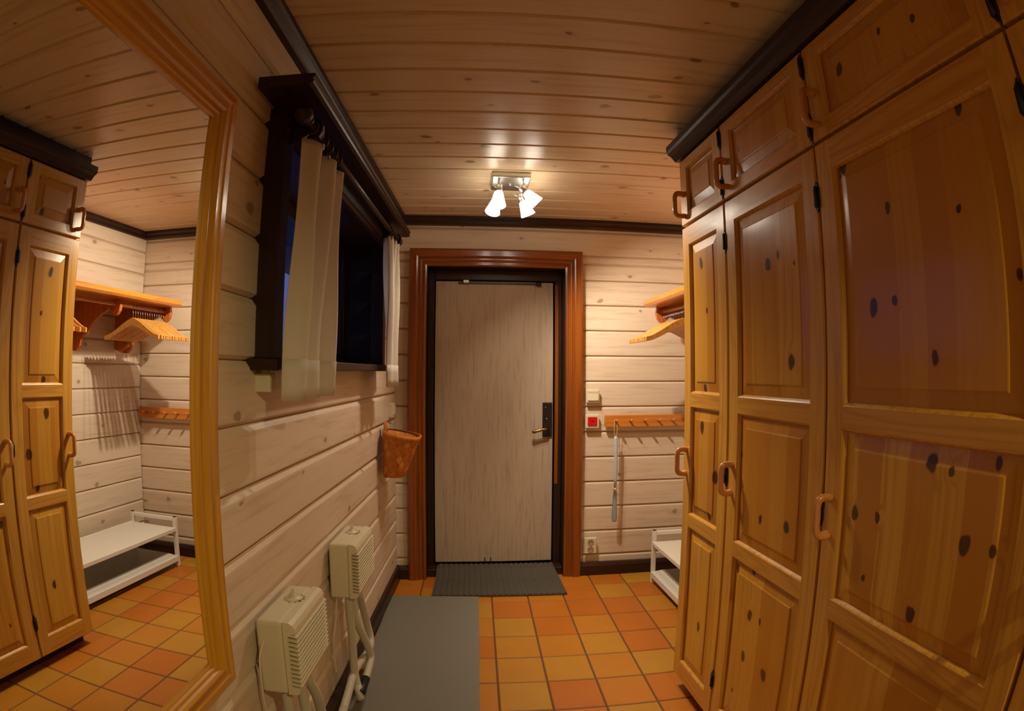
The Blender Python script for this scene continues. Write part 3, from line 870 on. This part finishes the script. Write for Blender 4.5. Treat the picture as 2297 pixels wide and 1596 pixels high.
# front hook of the bracket, then a scroll that runs down to the wall
BR = [(0, .298), (-.485, .298), (-.492, .262), (-.486, .230), (-.470, .208), (-.45, .200), (-.40, .196), (-.34, .17), (-.27, .125), (-.235, .085), (-.225, .055), (-.205, .050), (-.19, .058), (-.165, .02), (-.155, -.02), (-.125, -.05), (-.07, -.045), (-.03, -.03), (0, -.02)]
for x in (-.538, -.07, .42):
    part('bracket', MT['opineb'], hs, lambda bm, x=x: prism(bm, [(y, z + .045) if z < .2 else (y, z) for y, z in BR], 'X', x - .011, x + .011))
part('clothes_rail', MT['handlew'], hs, lambda bm: tube(bm, [(-.55, -.45, .270), (.50, -.45, .270)], .0125, 14))

def hanger_proto():
    h = empty('clothes_hanger', RIGHT, 2.9, .45, 1.72)
    def body(bm):
        # arched wooden shoulder bar along local y (in the rail's cross direction), 0.45 m wide
        n = 18; rows = []
        for q in range(n + 1):
            s = -1 + 2 * q / n
            y = .232 * s
            q2 = min(1, abs(s) * 1.04)
            z = -.090 - .098 * (q2 * q2 * (3 - 2 * q2) * .55 + .45 * q2)
            hgt = .023 * (1 - .5 * abs(s)) + .001
            th = .0060
            xo = .012 * (abs(s) ** 2)
            rows.append([bm.verts.new((xo + dx, y, z + dz)) for dx, dz in ((-th, -hgt), (th, -hgt), (th, hgt), (-th, hgt))])
        fs = [bm.faces.new(rows[0]), bm.faces.new(rows[-1][::-1])]
        for a, b in zip(rows, rows[1:]):
            for k in range(4): fs.append(bm.faces.new((a[k], a[(k + 1) % 4], b[(k + 1) % 4], b[k])))
        bmesh.ops.recalc_face_normals(bm, faces=fs)
        bmesh.ops.bevel(bm, geom=[e for e in bm.edges], offset=.0018, segments=1, affect='EDGES')
    part('shoulder_bar', MT['hanger'], h, body)
    def hook(bm):
        pts = [(0, 0, -.085), (0, 0, -.032)] + [(0, .0155 * math.sin(a) + 0 if True else 0, .0 + .0155 * -math.cos(a)) for a in [q * PI / 8 for q in range(3, 14)]]
        tube(bm, pts, .0016, 6)
    part('hook', MT['steel'], h, hook)
    return h
hp = hanger_proto()
ords = ['first', 'second', 'third', 'fourth', 'fifth', 'sixth', 'seventh', 'eighth', 'ninth', 'tenth', 'eleventh', 'twelfth', 'thirteenth', 'fourteenth']
us = [3.160 - .0222 * k for k in range(14)]
for k, u in enumerate(us):
    h = hp if k == 0 else copy_tree(hp)
    RIGHT.place(h, u, .45, 1.7202)
    h.rotation_euler = (0, 0, RIGHT.rz + random.uniform(-.02, .02) + .02)
    tag(h, ('wooden hanger on the shelf rail, ' + ords[k] + ' of the bunch counted from the end wall'), 'hanger', 'bunched hangers on the clothes rail')
for k, (u, a) in enumerate(((2.30, .06), (2.25, .02), (2.19, -.05))):
    h = copy_tree(hp)
    RIGHT.place(h, u, .45, 1.7202); h.rotation_euler = (0, 0, RIGHT.rz + a)
    tag(h, ('wooden hanger beyond the middle bracket, seen in the mirror, ' + ords[k] + ' from that bracket'), 'hanger', 'loose hangers seen in the mirror')

rk = tag(empty('shoe_rack', RIGHT, 2.78, 0, 0), 'low white metal shoe rack with two perforated shelves in the alcove', 'shoe rack')
# local x from -.47 (end wall side) to .47 ; y from -.05 (wall) to -.475
XA, XB, YF, YB = -.47, .50, -.478, -.075
for x in (XA, XB - .026):
    for y in (YF, YB - .026):
        p = part('post', MT['white_metal'], rk, lambda bm, x=x, y=y: box(bm, x, x + .026, y, y + .026, 0, .346, .003))
        part('cap', MT['black'], p, lambda bm, x=x, y=y: box(bm, x + .002, x + .024, y + .002, y + .024, .346, .350, .001))
    part('end_rail', MT['white_metal'], rk, lambda bm, x=x: box(bm, x + .003, x + .023, YF + .024, YB - .024, .318, .344, .003))
part('top_shelf', MT['perf'], rk, lambda bm: box(bm, XA + .026, XB - .026, YF + .004, YB - .004, .272, .276))
part('shelf_lip', MT['white_metal'], rk, lambda bm: box(bm, XA + .024, XB - .024, YF - .004, YF + .010, .252, .279, .003))
part('shelf_lip', MT['white_metal'], rk, lambda bm: box(bm, XA + .024, XB - .024, YB - .012, YB + .0, .252, .279, .003))
part('bottom_shelf', MT['perfg'], rk, lambda bm: box(bm, XA + .026, XB - .026, YF + .085, YB - .004, .082, .086))
part('shelf_front', MT['perf'], rk, lambda bm: prism(bm, [(YF + .004, .064), (YF + .085, .080), (YF + .085, .087), (YF + .004, .078)], 'X', XA + .026, XB - .026))
part('shelf_lip', MT['white_metal'], rk, lambda bm: box(bm, XA + .024, XB - .024, YF - .004, YF + .010, .040, .080, .003))
part('shelf_lip', MT['white_metal'], rk, lambda bm: box(bm, XA + .024, XB - .024, YB - .012, YB, .064, .089, .003))

# ------------------------------------------------------------------ mats
dm = tag(part('doormat', MT['ribbed'], None, lambda bm: None) if False else empty('doormat', loc=(.132, 3.30, 0)), 'dark grey ribbed doormat at the entrance threshold', 'doormat')
def matf(bm):
    nx, prof = 92, [(-.205, .001, .010), (.045, .001, .010), (.112, .0515, .060), (.195, .0515, .060)]
    for k in range(1):
        top, bot = [], []
        for q, (y, zb, zt) in enumerate(prof):
            row = []
            for i in range(nx + 1):
                s = i / nx
                wl_, wr = (-.406, .408) if q == 0 else ((-.402, .40) if q == 1 else (-.395, .372))
                row.append(bm.verts.new((wl_ + (wr - wl_) * s, y, zt + (.0055 if (i // 2) % 2 else 0))))
            top.append(row)
            bot.append([bm.verts.new((row[0].co.x, y, zb)), bm.verts.new((row[-1].co.x, y, zb))])
        for a, b in zip(top, top[1:]):
            for i in range(nx): bm.faces.new((a[i], a[i + 1], b[i + 1], b[i]))
        for q in range(len(prof) - 1):
            bm.faces.new((bot[q][0], top[q][0], top[q + 1][0], bot[q + 1][0])); bm.faces.new((bot[q][1], bot[q + 1][1], top[q + 1][-1], top[q][-1]))
        bm.faces.new([bot[0][0], bot[0][1]] + top[0][::-1]); bm.faces.new([bot[-1][1], bot[-1][0]] + top[-1])
        for q in range(len(prof) - 1): bm.faces.new((bot[q][0], bot[q + 1][0], bot[q + 1][1], bot[q][1]))
        bmesh.ops.recalc_face_normals(bm, faces=bm.faces[:])
part('ribbed_pile', MT['ribbed'], dm, matf)
rn = tag(empty('runner_mat', loc=(-.25, 1.2, 0)), 'long flat grey rubber runner mat along the log wall', 'mat')
part('mat_sheet', MT['grey_mat'], rn, lambda bm: prism(bm, [(-.262, 1.905), (.258, 1.889), (.255, .6), (.250, -1.2), (-.30, -1.2), (-.275, .2)], 'Z', .0006, .0055))

# ------------------------------------------------------------------ wardrobes
def grid_frame(bm, W_, zs_holes, x_s, H0, H1, th=.021, lip=.009, rnd=.004):
    """door frame of stiles and rails as one mesh. holes: (z0,z1) list; x_s stile width. face at y=0, back at y=th"""
    xs = [0, x_s, W_ - x_s, W_]
    zb = [H0] + [z for h in zs_holes for z in h] + [H1]
    fr = {}; bk_ = {}
    for i, x in enumerate(xs):
        for j, z in enumerate(zb):
            fx = x + (rnd if i == 0 else -rnd if i == 3 else (-lip if i == 1 else lip) * 0)
            fz = z + (rnd if j == 0 else -rnd if j == len(zb) - 1 else 0)
            fr[i, j] = bm.verts.new((fx, 0, fz))
            bk_[i, j] = bm.verts.new((x, th, z))
    md = {}
    nz = len(zb)
    hole = lambda i, j: i == 1 and j % 2 == 1 and 0 < j < nz - 2
    for i in range(3):
        for j in range(nz - 1):
            if hole(i, j): continue
            mi = 1 if (i == 1) else 0
            f = bm.faces.new((fr[i, j], fr[i + 1, j], fr[i + 1, j + 1], fr[i, j + 1])); f.material_index = mi
            f = bm.faces.new((bk_[i, j], bk_[i, j + 1], bk_[i + 1, j + 1], bk_[i + 1, j])); f.material_index = mi
    # outer edge: rounded by an intermediate ring
    ring = [(0, j) for j in range(nz)] + [(i, nz - 1) for i in (1, 2, 3)] + [(3, j) for j in range(nz - 2, -1, -1)] + [(2, 0), (1, 0)]
    mid = {}
    for (i, j) in ring:
        mid[i, j] = bm.verts.new((xs[i], rnd, zb[j]))
    n = len(ring)
    for k in range(n):
        a, b = ring[k], ring[(k + 1) % n]
        f = bm.faces.new((fr[a], fr[b], mid[b], mid[a]))
        f = bm.faces.new((mid[a], mid[b], bk_[b], bk_[a]))
    for h in range(len(zs_holes)):
        j = 1 + 2 * h
        q = [(1, j), (2, j), (2, j + 1), (1, j + 1)]
        cxm, czm = (xs[1] + xs[2]) / 2, (zb[j] + zb[j + 1]) / 2
        m1 = [bm.verts.new((xs[i] + math.copysign(.004, cxm - xs[i]), .003, zb[jj] + math.copysign(.004, czm - zb[jj]))) for i, jj in q]
        m2 = [bm.verts.new((xs[i] + math.copysign(lip, cxm - xs[i]), .011, zb[jj] + math.copysign(lip, czm - zb[jj]))) for i, jj in q]
        for k in range(4):
            k2 = (k + 1) % 4
            bm.faces.new((fr[q[k]], m1[k], m1[k2], fr[q[k2]]))
            bm.faces.new((m1[k], m2[k], m2[k2], m1[k2]))
            bm.faces.new((m2[k], bk_[q[k]], bk_[q[k2]], m2[k2]))
    bmesh.ops.recalc_face_normals(bm, faces=bm.faces[:])

def raised(bm, x0, x1, z0, z1):
    """raised panel: flat border, sloping bevel, small step, flat field"""
    rings = [(0, .014), (0, .0125), (.012, .0125), (.046, .0065), (.0465, .0045), (.05, .0035)]
    R = []
    for o, y in rings:
        R.append([bm.verts.new((x, y, z)) for x, z in ((x0 + o, z0 + o), (x1 - o, z0 + o), (x1 - o, z1 - o), (x0 + o, z1 - o))])
    for a, b in zip(R, R[1:]):
        for k in range(4): bm.faces.new((a[k], a[(k + 1) % 4], b[(k + 1) % 4], b[k]))
    bm.faces.new(R[-1]); bm.faces.new(R[0][::-1])
    bmesh.ops.recalc_face_normals(bm, faces=bm.faces[:])

def dhandle(bm, x, z0, z1):
    w = .009; p = .040
    pts = spline([(x, 0, z0 + .012), (x, -.018, z0 + .010), (x, -.034, z0 + .014), (x, -p, z0 + .030), (x, -p, (z0 + z1) / 2), (x, -p, z1 - .030), (x, -.034, z1 - .014), (x, -.018, z1 - .010), (x, 0, z1 - .012)], 4)
    tube(bm, pts, .0095, 10, scale2=1.3)

def hinge(bm, x, zc, h=.082):
    prism(bm, [(x - .012, zc - h * .28), (x - .007, zc - h * .36), (x, zc - h * .5), (x + .007, zc - h * .36), (x + .012, zc - h * .28), (x + .012, zc + h * .28), (x + .007, zc + h * .36), (x, zc + h * .5), (x - .007, zc + h * .36), (x - .012, zc + h * .28)], 'Y', -.003, .001)
    tube(bm, [(x, -.005, zc - h * .34), (x, -.005, zc + h * .34)], .0045, 8)

HL = [(.145, .735), (.785, 1.215), (1.268, 1.862)]
def wardrobe(ua, ub, label, stile=.060):
    """ua far end, ub near end along the cabinet frame. local x: 0 at far end, W at near end"""
    W_ = ua - ub
    w = tag(empty('wardrobe', CAB, ua, 0, 0), label, 'wardrobe', 'row of pine wardrobes')
    part('carcass', MT['pinev'], w, lambda bm: box(bm, .002, W_ - .002, .023, .66, .063, 2.236, .002))
    part('plinth', MT['dark'], w, lambda bm: box(bm, .02, W_ - .001, .075, .60, 0, .063))
    for nm, H0, H1, holes, hz, hinges in (('door', .065, 1.938, HL, (.935, 1.052), (1.80, 1.0, .232)),
                                          ('upper_door', 1.948, 2.228, [(1.995, 2.186)], (1.975, 2.090), (2.178, 1.996))):
        d = part(nm, [MT['pinev'], MT['pineh']], w, lambda bm: grid_frame(bm, W_ - .008, holes, stile, H0, H1), (.004, 0, 0))
        for z0, z1 in holes:
            part('panel', MT['pine'], d, lambda bm: raised(bm, stile - .002, W_ - .008 - stile + .002, z0 - .002, z1 + .002))
        part('handle', MT['handlew'], d, lambda bm: dhandle(bm, .030, *hz))
        for zc in hinges:
            part('hinge', MT['black'], d, lambda bm: hinge(bm, W_ - .006, zc))
    return w
wardrobe(2.070, 1.700, 'narrow pine wardrobe at the far end of the row, beside the alcove')
wardrobe(1.700, 1.185, 'middle pine wardrobe of the row, two hinged doors with one handle each')
wardrobe(1.185, .548, 'widest pine wardrobe, nearest the camera on the right')
wardrobe(.548, .03, 'pine wardrobe at the right picture edge, barely in view')
cr = struct(empty('trim_5', CAB))
part('moulding', MT['dark'], cr, lambda bm: prism(bm, [(.3, 2.232), (-.012, 2.232), (-.020, 2.240), (-.030, 2.252), (-.046, 2.262), (-.052, 2.272), (-.052, 2.296), (.3, 2.296)], 'X', -2.075, 0.02))
part('moulding', MT['dark'], cr, lambda bm: box(bm, -2.07, .02, .0, .66, 2.236, CEIL + .01))

# ------------------------------------------------------------------ ceiling spotlight fixture
lf = tag(empty('ceiling_spotlight', loc=(.157, 2.685, CEIL), rz=.02), 'square chrome ceiling fixture with four lit frosted glass spots', 'ceiling light')
part('base_plate', MT['chrome'], lf, lambda bm: box(bm, -.098, .098, -.105, .105, -.028, .002, .006, 2))
part('screw', MT['chrome'], lf, lambda bm: lathe(bm, [(.005, 0), (.005, .006), (.002, .008)], aim((0, 0, -.027), (0, 0, -1)), 10))
heads = [((-.062, -.068), (-.06, -.25, -1.0)), ((-.066, .068), (-.25, -.30, -1.0)), ((.062, -.068), (1.0, .08, -1.0)), ((.066, .068), (.42, .12, -1.0))]
spot_targets = []
for k, ((x, y), d) in enumerate(heads):
    dv = Vector(d).normalized()
    piv = Vector((x, y, -.078))
    arm = part('arm', MT['chrome'], lf, lambda bm: (tube(bm, [(x, y, -.026), (x, y, -.078)], .0065, 10)))
    hb = piv + dv * (-.02)
    part('lamp_holder', MT['chrome'], arm, lambda bm: lathe(bm, [(.008, -.004), (.017, 0), (.018, .038), (.013, .040)], aim(hb, dv), 16))
    part('adjusting_pin', MT['chrome'], arm, lambda bm: tube(bm, [piv - Vector((0, 0, 0)), piv + Vector((-.04 if x < 0 else -.045, 0, .02))], .003, 6))
    s0 = hb + dv * .040
    sh_ = part('glass_shade', MT['shade'], arm, lambda bm: lathe(bm, [(.017, 0), (.022, .004), (.033, .052), (.040, .078), (.0375, .078), (.031, .052), (.020, .006)], aim(s0, dv), 20, cap=False))
    part('bulb', MT['shade'], arm, lambda bm: lathe(bm, [(.006, .004), (.010, .014), (.012, .030), (.009, .040), (.003, .044)], aim(s0, dv), 12))
    spot_targets.append((s0 + dv * .072, dv))
for k, (p, dv) in enumerate(spot_targets):
    ld = bpy.data.lights.new('spot_bulb', 'SPOT')
    ld.energy = SPOT_W[k]; ld.color = LAMP; ld.shadow_soft_size = .014
    ld.spot_size = math.radians(SPOT_A[k]); ld.spot_blend = .6
    lo = bpy.data.objects.new('spot_bulb', ld); col.objects.link(lo)
    lo.parent = lf; lo.location = p
    lo.rotation_euler = (-dv).to_track_quat('Z', 'Y').to_euler()

# ------------------------------------------------------------------ shaded hall lamp behind the camera
gl = tag(empty('hall_lamp', loc=(.76, -.55, CEIL)), 'cone shaded ceiling lamp of the hall behind the camera', 'ceiling light')
part('lamp_base', MT['white_plastic'], gl, lambda bm: lathe(bm, [(.012, -.06), (.014, -.03), (.05, -.026), (.055, 0), (.055, .002)], None, 24))
part('cone_shade', MT['white_metal'], gl, lambda bm: lathe(bm, [(.012, -.058), (.05, -.075), (.11, -.15), (.108, -.152), (.048, -.079), (.010, -.062)], None, 28, cap=False))
ld = bpy.data.lights.new('hall_bulb', 'SPOT'); ld.energy = HALL_W; ld.color = HALL; ld.shadow_soft_size = .03
ld.spot_size = math.radians(122); ld.spot_blend = .55
lo = bpy.data.objects.new('hall_bulb', ld); col.objects.link(lo); lo.parent = gl; lo.location = (0, 0, -.15)
lo.rotation_euler = (-Vector((-.36, .26, -1))).to_track_quat('Z', 'Y').to_euler()
